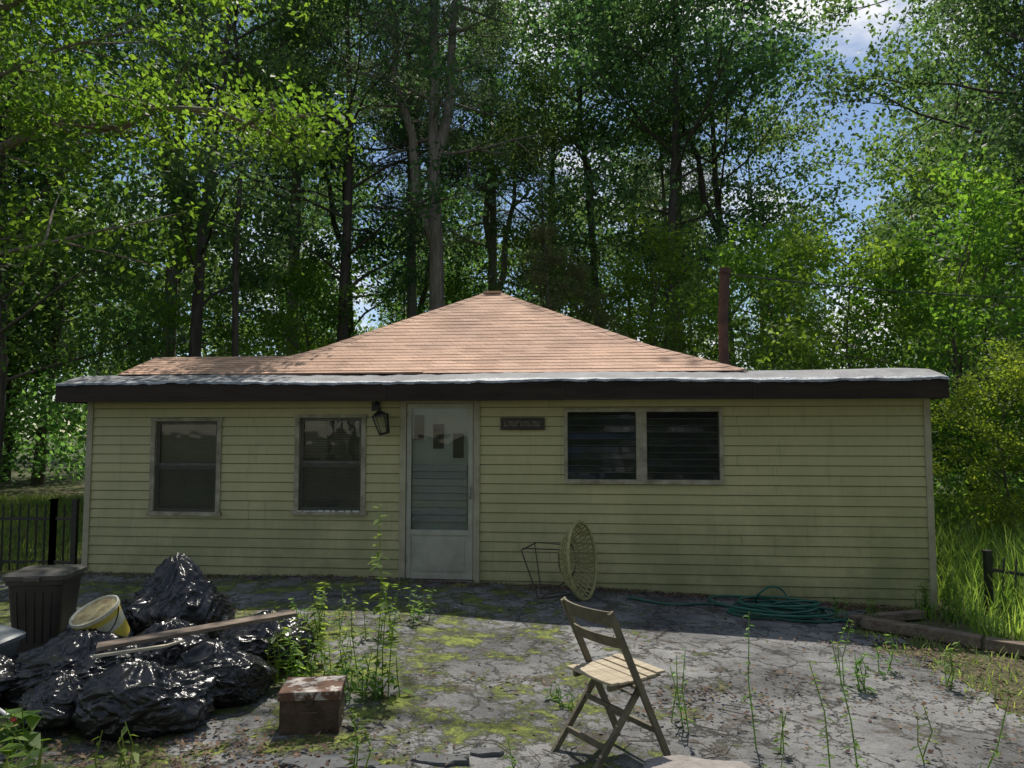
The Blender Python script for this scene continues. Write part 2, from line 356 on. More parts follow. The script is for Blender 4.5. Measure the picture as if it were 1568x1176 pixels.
openings=[(.83,1.72,.68,1.81),(2.67,3.53,.71,1.85),(3.98,4.90,-.4,2.06),(5.93,7.70,1.11,1.93)]
mb=MB(); ch=.112; z=-.38; k=0; gr=.009
rs=random.Random(9)
while z<2.22:
    zt=z+ch; br=sorted(set([z,zt-gr,zt]+[q for o in openings for q in (o[2],o[3]) if z<q<zt]))
    seams=sorted([0,HW]+[ (rs.choice([2.1,5.4,5.75,8.25,8.3,1.0,7.9])+rs.uniform(-.03,.03)) for _ in range(2)])
    for si in range(len(seams)-1):
        oy=rs.uniform(-.0015,.0015)-.0015*(si%2)
        a0,a1=seams[si],seams[si+1]-.003
        if si==len(seams)-2: a1=HW
        for bi in range(len(br)-1):
            z0,z1=br[bi],br[bi+1]
            iv=[(a0,a1)]
            for o in openings:
                if o[2]<z1-1e-5 and o[3]>z0+1e-5:
                    nv=[]
                    for (p,q) in iv:
                        if o[1]<=p or o[0]>=q: nv.append((p,q)); continue
                        if o[0]>p: nv.append((p,o[0]))
                        if o[1]<q: nv.append((o[1],q))
                    iv=nv
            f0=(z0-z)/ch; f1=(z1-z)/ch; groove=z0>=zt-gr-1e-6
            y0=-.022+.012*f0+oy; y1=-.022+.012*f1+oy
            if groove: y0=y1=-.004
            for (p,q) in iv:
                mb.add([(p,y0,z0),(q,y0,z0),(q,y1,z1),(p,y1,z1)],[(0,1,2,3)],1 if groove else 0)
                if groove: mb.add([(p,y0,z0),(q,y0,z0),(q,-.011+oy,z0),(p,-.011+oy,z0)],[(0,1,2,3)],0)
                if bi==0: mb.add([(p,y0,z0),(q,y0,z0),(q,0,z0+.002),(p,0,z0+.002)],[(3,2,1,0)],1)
    z=zt
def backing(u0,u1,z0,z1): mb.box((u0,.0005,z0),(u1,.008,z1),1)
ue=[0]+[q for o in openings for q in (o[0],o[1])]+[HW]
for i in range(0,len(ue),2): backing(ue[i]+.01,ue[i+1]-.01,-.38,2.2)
mb.box((0,.01,-.4),(.1,6.5,2.3)); mb.box((HW-.1,.01,-.4),(HW,6.5,2.3)); mb.box((.1,6.4,-.4),(HW-.1,6.5,2.3))
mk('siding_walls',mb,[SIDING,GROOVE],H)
mb=MB(); 
mb.box((-.03,-.034,-.4),(.045,.0,2.2)); mb.box((HW-.05,-.034,-.4),(HW+.02,.0,2.2))
mb.box((-.03,.002,-.4),(-.002,.07,2.2)); mb.box((HW+.002,.002,-.4),(HW+.02,.07,2.2))
mb.box((.05,-.030,2.15),(HW-.055,-.004,2.2))
mk('corner_trim',mb,[TRIM],H)
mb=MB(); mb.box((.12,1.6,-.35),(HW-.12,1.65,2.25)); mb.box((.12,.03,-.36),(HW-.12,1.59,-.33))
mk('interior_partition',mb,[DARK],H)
def dh(name,o,sl_):
    u0,u1,z0,z1=o; mb=MB(); t=.045
    mb.box((u0-.01,-.036,z0+.03),(u0+t,.05,z1-.001),0); mb.box((u1-t,-.036,z0+.03),(u1+.01,.05,z1-.001),0)
    mb.box((u0-.02,-.040,z1),(u1+.02,.05,z1+.04),0); mb.box((u0-.03,-.055,z0-.02),(u1+.03,.05,z0+.028),0)
    zi0=z0+.03; zi1=z1-.002; ui0=u0+t+.002; ui1=u1-t-.002; zm=(zi0+zi1)/2
    for (a,b,y,lo) in ((zi0,zm-.002,.0,1),(zm+.002,zi1,.012,0)):
        s=.036
        mb.box((ui0,y,a),(ui0+s,y+.03,b),1); mb.box((ui1-s,y,a),(ui1,y+.03,b),1)
        mb.box((ui0+s,y+.001,a),(ui1-s,y+.029,a+s),1); mb.box((ui0+s,y+.001,b-s),(ui1-s,y+.029,b),1)
        mb.add([(ui0+s,y+.015,a+s),(ui1-s,y+.015,a+s),(ui1-s,y+.015,b-s),(ui0+s,y+.015,b-s)],[(0,1,2,3)],2)
    mb.add([(ui0+.001,-.008,zi0),(ui1-.001,-.008,zi0),(ui1-.001,-.008,zm),(ui0+.001,-.008,zm)],[(0,1,2,3)],5)
    zz=zi0+.05
    while zz<zi1:
        M=Matrix.Translation((0,.065,zz))@Matrix.Rotation(R(sl_),4,'X')
        mb.box((ui0+.02,-.016,-.001),(ui1-.02,.016,.001),3,M); zz+=.028
    mb.box((u0-.005,.05,z0-.01),(u0+.01,.2,z1),4); mb.box((u1-.01,.05,z0-.01),(u1+.005,.2,z1),4)
    mk(name,mb,[WOODW,SASH,GLASS,BLIND,DARK,SCREEN],H)
dh('double_hung_window',openings[0],-55); dh('double_hung_window_b',openings[1],-50)
mb=MB()
for i in range(9):
    u=2.72+i*.085; mb.box((u,-.062,.722+rs.uniform(0,.006)),(u+rs.uniform(.03,.08),-.051,.735+rs.uniform(0,.02)))
mk('peeling_sill_paint',mb,[mat('white_paint',(.7,.7,.68),(.5,.5,.46),.6,10)],H)
u0,u1,z0,z1=openings[3]; mb=MB(); um=(u0+u1)/2+.0
mb.box((u0-.02,-.040,z0-.02),(u0+.02,.06,z1+.02)); mb.box((u1-.02,-.040,z0-.02),(u1+.02,.06,z1+.02))
mb.box((u0+.02,-.039,z1-.02),(u1-.02,.06,z1+.021)); mb.box((u0+.02,-.050,z0-.03),(u1-.02,.06,z0+.02))
mb.box((um-.075,-.038,z0+.02),(um+.045,.058,z1-.02))
for (a,b) in ((u0+.02,um-.075),(um+.045,u1-.02)):
    nl=10; hh=(z1-z0-.04)/nl
    for i in range(nl):
        zc=z0+.02+hh*(i+.5)
        M=Matrix.Translation((0,.02,zc))@Matrix.Rotation(R(-12+rs.uniform(-3,3)),4,'X')
        mb.box((a+.012,-.002,-hh*.54),(b-.012,.002,hh*.54),1,M)
        M=Matrix.Translation((0,.012,zc-hh*.5))
        mb.box((a,-.012,-.003),(b,.012,.002),2,M)
    mb.box((a,.02,z0+.02),(a+.01,.035,z1-.02),3); mb.box((b-.01,.02,z0+.02),(b,.035,z1-.02),3)
    mb.add([(a,-.012,z0+.02),(b,-.012,z0+.02),(b,-.012,z1-.02),(a,-.012,z1-.02)],[(0,1,2,3)],4)
mk('jalousie_window',mb,[WOODW,LOUVG,mat('louver_edge',(.13,.14,.13),(.08,.085,.08),.4),SASH,screenmat('window_screen',(.06,.065,.06),.25)],H)
# door
mb=MB(); u0,u1,zb,zt=3.98,4.90,-.05,2.06
mb.box((u0-.02,-.045,zb-.1),(u0+.055,.1,zt+.02)); mb.box((u1-.055,-.045,zb-.1),(u1+.02,.1,zt+.02)); mb.box((u0+.055,-.044,zt-.04),(u1-.055,.1,zt+.019))
mb.box((u0+.055,-.10,zb-.1),(u1-.055,.1,zb),1)
mk('door_frame',mb,[TRIM,mat('sill',(.2,.19,.17),(.1,.1,.09))],H,bevel=.004)
mb=MB(); a,b=u0+.062,u1-.062; y0=-.03;y1=.002
mb.box((a,y0,zb+.01),(a+.055,y1,zt-.045)); mb.box((b-.055,y0,zb+.01),(b,y1,zt-.045))
mb.box((a+.055,y0+.001,zt-.10),(b-.055,y1-.001,zt-.045)); mb.box((a+.055,y0+.001,.47),(b-.055,y1-.001,.53)); mb.box((a+.055,y0+.001,zb+.01),(b-.055,y1-.001,zb+.06))
mb.box((a+.055,y0+.012,zb+.06),(b-.055,y1-.005,.47))
mb.box((a+.1,y0+.007,zb+.10),(b-.1,y0+.013,.43))
mb.add([(a+.055,-.014,.53),(b-.055,-.014,.53),(b-.055,-.014,zt-.10),(a+.055,-.014,zt-.10)],[(0,1,2,3)],1)
mb.tube([(b-.03,-.03,1.02),(b-.03,-.075,1.02),(b-.03,-.08,.95),(b-.03,-.075,.89)],.009,8,2,True); mb.box((b-.042,-.036,.9),(b-.018,-.031,1.06),2)
for zz in (.15,1.0,1.85): mb.tube([(a+.004,-.035,zz),(a+.004,-.035,zz+.07)],.007,6,2)
mk('storm_door',mb,[ALU,DGLASS,mat('dull_handle',(.3,.29,.26),(.2,.19,.17),.4)],H)
mb=MB(); mb.box((u0+.056,.03,zb),(u1-.056,.068,zt-.041))
for (p,q,c_,d_) in ((4.12,4.24,1.58,1.88),(4.35,4.48,1.48,1.77),(4.59,4.72,1.37,1.66)):
    mb.box((p-.012,.022,c_-.012),(q+.012,.0295,d_+.012),0); mb.box((p,.016,c_),(q,.0215,d_),1)
for i in range(8):
    M=Matrix.Translation((0,.012,.62+i*.085+.036))@Matrix.Rotation(R(-10+(i%3)*3),4,'X')
    mb.box((4.1,-.0025,-.037),(4.76,.0025,.037),2,M)
mk('inner_door',mb,[INDOOR,DARK,mat('door_louvers',(.10,.12,.12),(.07,.085,.085),.12,3)],H)
# sign + lantern
SG=empty('house_name_sign',hw(5.165,-.03,1.70),HR); mb=MB()
mb.box((0,-.012,0),(.52,.006,.145)); 
for i in range(9):
    x=.05+i*.047; mb.box((x,-.018,.045),(x+.007,-.0125,.105),1); mb.box((x+.007,-.018,.045+.05*(i%2)),(x+.032,-.0125,.055+.05*(i%2)),1)
    if i%3: mb.box((x+.026,-.0175,.045),(x+.033,-.0125,.1),1)
mb.box((0,-.02,.135),(.52,-.0125,.145),0); mb.box((0,-.02,0),(.52,-.0125,.01),0)
mk('board',mb,[mat('sign_brown',(.03,.022,.018),(.06,.045,.035),.6,20),mat('sign_letters',(.30,.27,.22),(.2,.17,.13))],SG)
LN=empty('wall_lantern',hw(3.66,-.03,1.93),HR); mb=MB()
mb.box((-.05,-.012,.0),(.05,.01,.1))
mb.tube([(0,-.01,.07),(.03,-.09,.12),(.07,-.14,.07),(.08,-.15,.0)],.010,6)
def lantern_ring(zc,s,M): return [M@Vector((sx*s,sy*s,zc)) for sx,sy in ((-1,-1),(1,-1),(1,1),(-1,1))]
M=Matrix.Translation((.08,-.15,0))@Matrix.Rotation(R(-14),4,'Y')
rings=[(0.0,.012),(-.03,.05),(-.06,.085),(-.068,.085)]
vs=[];[vs.extend(lantern_ring(a_,b_,M)) for a_,b_ in rings]
fs=[(i*4+j,i*4+(j+1)%4,(i+1)*4+(j+1)%4,(i+1)*4+j) for i in range(3) for j in range(4)]+[(3,2,1,0),(12,13,14,15)]
mb.add(vs,fs)
t_=lantern_ring(-.068,.072,M); b_=lantern_ring(-.27,.048,M)
for j in range(4): mb.tube([t_[j],b_[j]],.009,5)
mb.add(lantern_ring(-.27,.058,M)+lantern_ring(-.29,.045,M),[(0,1,2,3),(7,6,5,4)]+[(j,(j+1)%4,4+(j+1)%4,4+j) for j in range(4)])
q=[p*1 for p in lantern_ring(-.07,.066,M)+lantern_ring(-.268,.043,M)]
mb.add(q,[(j,(j+1)%4,4+(j+1)%4,4+j) for j in range(4)],1)
mk('lantern_body',mb,[BLACK,glass('lantern_glass',(.8,.82,.8),1.0)],LN)

# roof
m,nt,N,L,B=nodes('tan_shingles'); tc=N.new('ShaderNodeTexCoord'); sx=N.new('ShaderNodeSeparateXYZ'); L.new(tc.outputs['Object'],sx.inputs[0])
ad=N.new('ShaderNodeMath'); ad.operation='ADD'; L.new(sx.outputs['X'],ad.inputs[0]); L.new(sx.outputs['Y'],ad.inputs[1])
cb=N.new('ShaderNodeCombineXYZ'); L.new(ad.outputs[0],cb.inputs[0]); 
zz=N.new('ShaderNodeMath'); zz.operation='MULTIPLY'; zz.inputs[1].default_value=2.3; L.new(sx.outputs['Z'],zz.inputs[0]); L.new(zz.outputs[0],cb.inputs[1])
bt=N.new('ShaderNodeTexBrick'); bt.inputs['Scale'].default_value=1; bt.inputs['Brick Width'].default_value=.28; bt.inputs['Row Height'].default_value=.13; bt.inputs['Mortar Size'].default_value=.005; bt.inputs['Mortar Smooth'].default_value=.3
bt.inputs['Color1'].default_value=(.67,.44,.32,1); bt.inputs['Color2'].default_value=(.46,.29,.205,1); bt.inputs['Mortar'].default_value=(.33,.215,.155,1); bt.inputs['Bias'].default_value=-.1
L.new(cb.outputs[0],bt.inputs['Vector'])
n1=noi(1.0,8,.65); n2=noi(50,3,.85)
r1=ramp(N,[(.3,(.78,.78,.8)),(.7,(1.1,1.08,1.06))]); L.new(n1.outputs[0],r1.inputs[0]); r2=ramp(N,[(.3,.62),(.7,1.3)]); L.new(n2.outputs[0],r2.inputs[0])
c=mixc(1.0,bt.outputs[0],r1.outputs[0],'MULTIPLY'); c=mixc(1.0,c,r2.outputs[0],'MULTIPLY'); L.new(c,B.inputs['Base Color']); B.inputs['Roughness'].default_value=.9
iv=N.new('ShaderNodeMath'); iv.operation='SUBTRACT'; iv.inputs[0].default_value=1; L.new(bt.outputs['Fac'],iv.inputs[1])
b=N.new('ShaderNodeBump'); b.inputs['Strength'].default_value=.35; b.inputs['Distance'].default_value=.008; L.new(iv.outputs[0],b.inputs['Height']); L.new(b.outputs[0],B.inputs['Normal'])
SHIN=m
ROLL=mat('rolled_roofing',(.26,.265,.275),(.15,.15,.16),.75,2.2,.5,stretch=(1,1,1),bscale=12)
FLASH=mat('metal_flashing',(.42,.44,.48),(.17,.18,.20),.5,7,.8,metal=.2,stretch=(1,3,1))
AZ=3.97; ZB=2.385
def prof(r): return ZB+(AZ-ZB)*(r/.3*.25 if r<.3 else .25+.75*(r-.3)/.7)
mb=MB(); NR=26; uc0,uc1=4.55,4.75
rings=[]; rr_=random.Random(2)
for i in range(NR+1):
    r_=i/NR; z=prof(r_); ul=1.6+(uc0-1.6)*r_; ur=8.0+(uc1-8.0)*r_; vf=.08+3.2*r_; vb=7.4-3.1*r_
    rings.append([(ul,vf,z),(ur,vf,z),(ur,vb,z),(ul,vb,z)])
for i in range(NR):
    A=rings[i];Bq=rings[i+1]; lift=.0045+rr_.uniform(-.002,.002)
    for j in range(4):
        k2=(j+1)%4
        p0,p1,p2,p3=[Vector(q) for q in (A[j],A[k2],Bq[k2],Bq[j])]
        q0=p0+Vector((0,0,lift)); q1=p1+Vector((0,0,lift))
        if j in (0,):
            q0.y-=.003;q1.y-=.003
        mb.add([q0,q1,p2,p3],[(0,1,2,3)]); mb.add([p0,p1,q1,q0],[(0,1,2,3)])
mb.add(rings[-1],[(0,1,2,3)])
mk('shingle_hip_roof',mb,[SHIN],H)
mb=MB()
for side in (0,1):
    pl=[Vector(rings[i][side]) for i in range(NR+1)]
    for i in range(NR):
        p=pl[i]+Vector((0,-.01,.012)); q=pl[i+1]+Vector((0,-.01,.03)); d=(q-p)
        a_=Vector((.11,0,-.02)) if side==0 else Vector((-.11,0,-.02)); b_=Vector((-.07,.10,-.03)) if side==0 else Vector((.07,.10,-.03))
        up=Vector((0,0,.012)); e=q+d*.15-Vector((0,0,.016))
        p=p+up
        vs=[p,p+a_,e+a_,e,p+b_,e+b_]
        mb.add(vs,[(0,1,2,3),(0,3,5,4)])
        lo=Vector((0,0,-.02)); mb.add([p,p+a_,p+a_+lo,p+lo,p+b_,p+b_+lo],[(0,1,2,3),(0,4,5,3)])
mb.box((uc0-.05,3.2,AZ-.01),(uc1+.05,4.4,AZ+.025))
mk('hip_cap_shingles',mb,[SHIN],H)
mb=MB(); n_=9
ul0,ul1=.28,-.02
for i in range(n_):
    f0=i/n_;f1=(i+1)/n_
    z0=2.40+.36*f0; z1=2.40+.36*f1; v0=.08+1.3*f0; v1=.08+1.3*f1
    x0=ul0+(ul1-ul0)*f0; x1=ul0+(ul1-ul0)*f1
    mb.add([(x0,v0-.003,z0+.005),(4.2,v0-.003,z0+.005),(4.2,v1,z1),(x1,v1,z1)],[(0,1,2,3)])
    mb.add([(x0,v0,z0-.001),(4.2,v0,z0-.001),(4.2,v0-.003,z0+.005),(x0,v0-.003,z0+.005)],[(0,1,2,3)])
mb.add([(ul1,1.38,2.76),(4.2,1.38,2.76),(4.2,6.6,2.42),(ul1,6.6,2.42)],[(0,1,2,3)])
mb.add([(ul0,.08,2.41),(ul1,1.38,2.759),(ul1,6.6,2.42),(ul1,6.6,2.2),(ul0,.08,2.2)],[(0,1,2,3,4)])
mk('shingle_wing_roof',mb,[SHIN],H)
mb=MB(); us=np.linspace(-.22,HW+.08,110); vs_=[-.36,-.28,-.1,.1,.6,1.1,2.5,6.85]; zs_=[2.262,2.285,2.335,2.385,2.44,2.485,2.47,2.28]
vv=[];ff=[]
for a_,v_ in enumerate(vs_):
    for b_,u_ in enumerate(us):
        sag=.018*math.sin(u_*1.3)+.010*mnoise.noise((u_*2.2,v_*3,3))
        vv.append((u_,v_+(.012*mnoise.noise((u_*6,1,1)) if a_==0 else 0),zs_[a_]+(sag if a_<6 else 0)*(.6)+(.016*mnoise.noise((u_*6,v_*9,7)) if a_<4 else 0)))
nu=len(us)
for a_ in range(len(vs_)-1):
    for b_ in range(nu-1):
        ff.append((a_*nu+b_,a_*nu+b_+1,(a_+1)*nu+b_+1,(a_+1)*nu+b_)); mb.m.append(1 if a_<1 else 0)
mb.v=vv;mb.f=ff
for b_ in range(nu-1):
    p=vv[b_];q=vv[b_+1]
    mb.add([(p[0],p[1]-.006,p[2]-.02-.012*rs.random()),(q[0],q[1]-.006,q[2]-.02-.012*rs.random()),q,p],[(0,1,2,3)],1)
mb.add([(-.2,-.33,2.10),(HW+.06,-.33,2.10),(HW+.06,6.8,2.19),(-.2,6.8,2.19)],[(3,2,1,0)],2)
mk('low_slope_roof',mb,[ROLL,FLASH,FASC],H,smooth=False)
mb=MB()
nseg=5
for i in range(nseg):
    a_=-.22+i*(HW+.30)/nseg; b_=-.22+(i+1)*(HW+.30)/nseg
    dz=rs.uniform(-.004,.004)
    mb.box((a_,-.355+rs.uniform(0,.004),2.035+dz),(b_-.003,-.325,2.248+dz))
mb.box((-.222,-.324,2.04),(-.19,6.8,2.26)); mb.box((HW+.05,-.324,2.04),(HW+.08,6.8,2.255))
mk('fascia_board',mb,[FASC],H)
RUST=mat('rusty_pipe',(.11,.055,.04),(.05,.028,.022),.8,8,.4)
mb=MB(); mb.tube([(8.05,1.6,2.35),(8.04,1.6,3.2),(8.08,1.6,3.9)],.068,12,0,True); mb.tube([(8.08,1.6,3.86),(8.085,1.6,3.93)],.08,12,0,True)
mb.tube([(8.05,1.6,2.42),(8.05,1.6,2.52)],[.16,.08],12); 
mk('stove_pipe',mb,[RUST],H)

def wire(p,q,sag,n=24): return [Vector(p).lerp(Vector(q),i/n)-Vector((0,0,sag*4*(i/n)*(1-i/n))) for i in range(n+1)]
a_=hw(8.08,1.6,3.86); mb=MB(); mb.tube(wire(a_,(16,14.5,4.7),.35),.010,5); a2=hw(8.2,1.8,2.5); mb.tube(wire(a2,(16,14.5,3.0),.2),.008,5)
mk('overhead_wire',mb,[BLACK])

# ------------------------------------------------------------ folding chair
CH=empty('folding_chair',(.53,4.20,float(gz(.5,4.2))-.002),R(33)); CH.scale=(1,1,1.04)
CHF=mat('weathered_chair_wood',(.17,.15,.095),(.09,.075,.05),.75,9,.4,stretch=(1,1,1))
CHS=mat('seat_slat_wood',(.48,.41,.29),(.30,.24,.16),.65,8,.3,stretch=(.5,4,1))
mb=MB()
for s in (-1,1):
    y=.205*s; yi=.170*s
    mb.bar((-.15,y,.80),(.25,y,.012),.022,.036,0,up=(1,0,.4))
    mb.bar((.10,yi,.40),(-.25,yi,.010),.022,.034,0,up=(1,0,-.4))
    mb.bar((-.12,.235*s*.62,.405),(.25,.235*s*.62,.425),.022,.030,0)
mb.tube([(.012,-.22,.405),(.012,.22,.405)],.007,8); mb.tube([(-.02,-.22,.38),(-.02,.22,.38)],.006,8)
def slat(z,xb,hh,th=.016,bow=.045,n=10):
    for i in range(n):
        y0=-.205+.41*i/n; y1=-.205+.41*(i+1)/n
        x0=xb-bow*(1-(y0/.205)**2); x1=xb-bow*(1-(y1/.205)**2)
        vs=[]
        for (x,y) in ((x0,y0),(x1,y1)):
            for (dx,dz) in ((-th/2+.02,-hh/2),(th/2+.02,-hh/2),(th/2-.01,hh/2),(-th/2-.01,hh/2)): vs.append((x+dx,y,z+dz))
        mb.add(vs,[(0,1,5,4),(1,2,6,5),(2,3,7,6),(3,0,4,7)]+([(3,2,1,0)] if i==0 else [])+([(4,5,6,7)] if i==n-1 else []))
slat(.765,-.135,.075); slat(.635,-.075,.06,bow=.035)
mb.bar((.175,-.20,.155),(.175,.20,.155),.018,.03); mb.bar((-.155,-.165,.12),(-.155,.165,.12),.018,.03); mb.bar((-.02,-.165,.27),(-.02,.165,.27),.016,.026)
mk('frame',mb,[CHF],CH,bevel=.003)
mb=MB()
for i in range(6):
    x=-.14+i*.067; z=.428+.010*math.cos((i-2.5)/2.5*1.6+math.pi)+.006*i/5
    mb.box((x,-.19,z),(x+.062,.19,z+.014))
mk('seat',mb,[CHS],CH,bevel=.004)

# ------------------------------------------------------------ tipped basket chair
BC=empty('tipped_wicker_basket_chair',(.70,8.02,float(gz(.7,8.02))),0); mb=MB()
ax=Vector((.86,-.50,.10)).normalized(); e1=Vector((-.08,0,1)); e1=(e1-ax*e1.dot(ax)).normalized(); e2=ax.cross(e1)
c0=Vector((0,0,.40)); RR=.385; D=.25
def bowl(r_,an): 
    rr=r_*RR*(1+.06*math.cos(2*an)); return c0+ax*(-D*(1-r_**2.2)+.06)+e1*math.cos(an)*rr+e2*math.sin(an)*rr*.93
for k in range(36):
    an=2*math.pi*k/36
    mb.tube([bowl(.12+.88*i/7,an+.35*(i/7)) for i in range(8)],.008,4)
    mb.tube([bowl(.12+.88*i/7,an-.35*(i/7)) for i in range(8)],.008,4)
for r_ in (.12,.25,.40,.55,.68,.8,.9): mb.tube([bowl(r_,2*math.pi*i/36) for i in range(37)],.007,4)
mb.tube([bowl(1.0,2*math.pi*i/40) for i in range(41)],.019,6)
mk('basket_seat',mb,[mat('wicker',(.40,.37,.17),(.26,.24,.10),.7,12)],BC,smooth=True)
mb=MB(); hub=c0-ax*.17
def rod(ps): mb.tube(ps,.008,6)
ring=[c0-ax*.12+e1*math.cos(t)*.2+e2*math.sin(t)*.2 for t in np.linspace(0,2*math.pi,17)]; rod(ring)
rod([ring[2],Vector((-.58,.05,.52)),Vector((-.60,.05,.50)),Vector((-.42,-.1,.01))]); rod([ring[14],Vector((-.45,.28,.55)),Vector((-.38,.12,.02))]); rod([ring[8],Vector((-.42,-.1,.01))]); rod([Vector((-.58,.05,.51)),Vector((-.44,.28,.545))])
rod([ring[6],Vector((-.05,.12,.02)),Vector((-.42,-.1,.012))])
mk('metal_legs',mb,[mat('brown_rod',(.09,.06,.04),(.05,.035,.025),.6,9)],BC)

# ------------------------------------------------------------ garden hose
mb=MB(); pts=[]
for i in range(420):
    t=i*.15; k_=i/420
    rr=.34+.11*math.sin(t*.213)+.09*math.sin(t*.71+1)
    x=2.72+rr*1.15*math.cos(t)+.14*math.sin(t*.13); y=7.72+rr*.62*math.sin(t)+.06*math.sin(t*.4)
    pts.append((x,y,float(gz(x,y))+.02+.15*(.5+.5*math.sin(t*.57+1))*(.3+.7*k_)))
mb.tube(pts,.013,6)
p2=[]
for i in range(50):
    t=i/49; x=2.4-1.15*t; y=7.85+.10*math.sin(t*7)+.16*t; p2.append((x,y,float(gz(x,y))+.018))
mb.tube(p2,.012,6)
p3=[]
for i in range(40):
    t=i/39; x=3.0+.75*t; y=7.55-.3*t+.12*math.sin(t*6); p3.append((x,y,float(gz(x,y))+.018))
mb.tube(p3,.012,6)
p4=[(2.75+.17*math.cos(t),7.95+.05*math.sin(t*2),-.19+.10+.13*math.sin(t)) for t in np.linspace(-.5,3.7,22)]
mb.tube(p4,.012,6)
mk('garden_hose',mb,[mat('green_hose',(.022,.14,.095),(.015,.08,.06),.4,6)],smooth=True)

# ------------------------------------------------------------ rubbish pile
BAG=mat('black_plastic_film',(.013,.013,.015),(.022,.022,.025),.25,3,.3,bscale=20,spec=.5)
import bmesh
def bag(x,y,rx,ry,h,seed,z0=0,knot=True,rz=0):
    bm=bmesh.new(); bmesh.ops.create_icosphere(bm,subdivisions=6,radius=1)
    o=Vector((seed*7.3,seed*3.1,seed*1.7))
    rg=random.Random(seed); lean=(rg.uniform(-.25,.25),rg.uniform(-.25,.25))
    def rid(q): 
        a_=1-abs(mnoise.noise(q))*2.2; return a_*abs(a_)
    for v in bm.verts:
        p=v.co.copy(); q=p+o
        wv=Vector((mnoise.noise(q*1.3),mnoise.noise(q*1.3+Vector((9,0,0))),mnoise.noise(q*1.3+Vector((0,9,0)))))*.8
        an=math.atan2(p.y,p.x); hgt=max(0,p.z)
        q2=Vector((q.x,q.y,q.z*.45))+wv
        d=.26*mnoise.noise(q*1.0)+.085*rid(q2*1.9)+.055*rid(q2*4.2+Vector((3,1,2)))+.026*rid(q2*9.0)
        d+=.05*hgt*math.sin(an*11+4*wv.x)
        r_=.84+d
        z=p.z*.5*r_+.42
        if z<.02: z=.02+ (z-.02)*.08
        if knot and p.z>.86:
            k=(p.z-.86)/.14
            z+=.13*k**1.5
        sx_=p.x*r_+lean[0]*hgt*.5; sy_=p.y*r_+lean[1]*hgt*.5
        v.co=Vector((sx_*rx,sy_*ry,z*h))
    me=bpy.data.meshes.new('garbage_bag'); bm.to_mesh(me); bm.free(); me.materials.append(BAG)
    me.polygons.foreach_set('use_smooth',[True]*len(me.polygons))
    ob=bpy.data.objects.new('garbage_bag',me); ob.location=(x,y,float(gz(x,y))+z0-.01); ob.rotation_euler=(0,0,rz); link(ob)
bag(-2.68,6.0,.47,.44,.70,1)
bag(-2.90,4.98,.48,.36,.40,2)
bag(-2.12,4.42,.42,.32,.40,3)
bag(-1.86,4.86,.34,.30,.38,4)
bag(-1.80,5.55,.38,.32,.40,5)
bag(-3.42,4.80,.38,.36,.30,6)
bag(-3.08,5.62,.30,.28,.40,7)
bag(-2.36,5.20,.36,.30,.40,8)
bag(-2.62,4.45,.28,.26,.30,9)
mb=MB(); TC=empty('plastic_trash_can',(-3.70,5.95,float(gz(-3.7,5.95))),R(8)); TC.scale=(.94,.94,1)
def rr_ring(wx,wy,z,rc=.05,n=4):
    o=[]
    for (sx_,sy_,a0) in ((1,1,0),(-1,1,90),(-1,-1,180),(1,-1,270)):
        for i in range(n+1):
            a_=R(a0+90*i/n); o.append((sx_*(wx-rc)+rc*math.cos(a_),sy_*(wy-rc)+rc*math.sin(a_),z))
    return o
def loft(mb,rings,m=0,cap=True):
    n=len(rings[0]); vs=[p for r_ in rings for p in r_]
    fs=[(i*n+j,i*n+(j+1)%n,(i+1)*n+(j+1)%n,(i+1)*n+j) for i in range(len(rings)-1) for j in range(n)]
    if cap: fs+=[tuple(range(n-1,-1,-1)),tuple((len(rings)-1)*n+j for j in range(n))]
    mb.add(vs,fs,m)
loft(mb,[rr_ring(.17,.155,0),rr_ring(.18,.165,.1),rr_ring(.215,.20,.53),rr_ring(.23,.215,.535),rr_ring(.23,.215,.57)])
for i in range(-2,3): mb.bar((i*.06,-.170,.09),(i*.068,-.199,.48),.010,.008)
loft(mb,[rr_ring(.245,.23,.572),rr_ring(.248,.233,.605),rr_ring(.22,.205,.622),rr_ring(.11,.1,.632)],1)
mb.box((-.06,-.255,.57),(.06,-.23,.60),1)
mk('bin_body',mb,[mat('dark_brown_plastic',(.055,.044,.038),(.038,.031,.028),.38,6),mat('grey_brown_lid',(.11,.10,.09),(.08,.072,.065),.4,6)],TC,smooth=False)
BK=empty('paint_bucket',(-2.84,5.22,.33),0); BK.rotation_euler=(R(20),R(-20),R(10)); mb=MB()
def cring(r_,z,n=32): return [(r_*math.cos(2*math.pi*i/n),r_*math.sin(2*math.pi*i/n),z) for i in range(n)]
loft(mb,[cring(.125,-.14),cring(.135,-.12)],0); loft(mb,[cring(.135,-.12),cring(.142,-.02)],1,False); loft(mb,[cring(.142,-.02),cring(.148,.06)],0,False); loft(mb,[cring(.148,.06),cring(.15,.10)],1,False)
loft(mb,[cring(.15,.10),cring(.162,.105),cring(.162,.13),cring(.152,.132),cring(.145,.12)],0,False)
loft(mb,[cring(.146,.121),cring(.07,.115)],2,False); loft(mb,[cring(.07,.115),cring(.001,.115)],2,False)
mb.tube([(.155*math.cos(t),-.155*math.sin(t)*.9,.11-.13*math.sin(t)) for t in np.linspace(0,math.pi,14)],.004,5,3)
mk('bucket',mb,[mat('dirty_white_plastic',(.70,.68,.58),(.45,.41,.28),.5,7),mat('yellow_label',(.70,.55,.06),(.5,.40,.08),.5,9),mat('dried_paint',(.50,.43,.22),(.25,.17,.08),.8,12,.5),BLACK],BK)
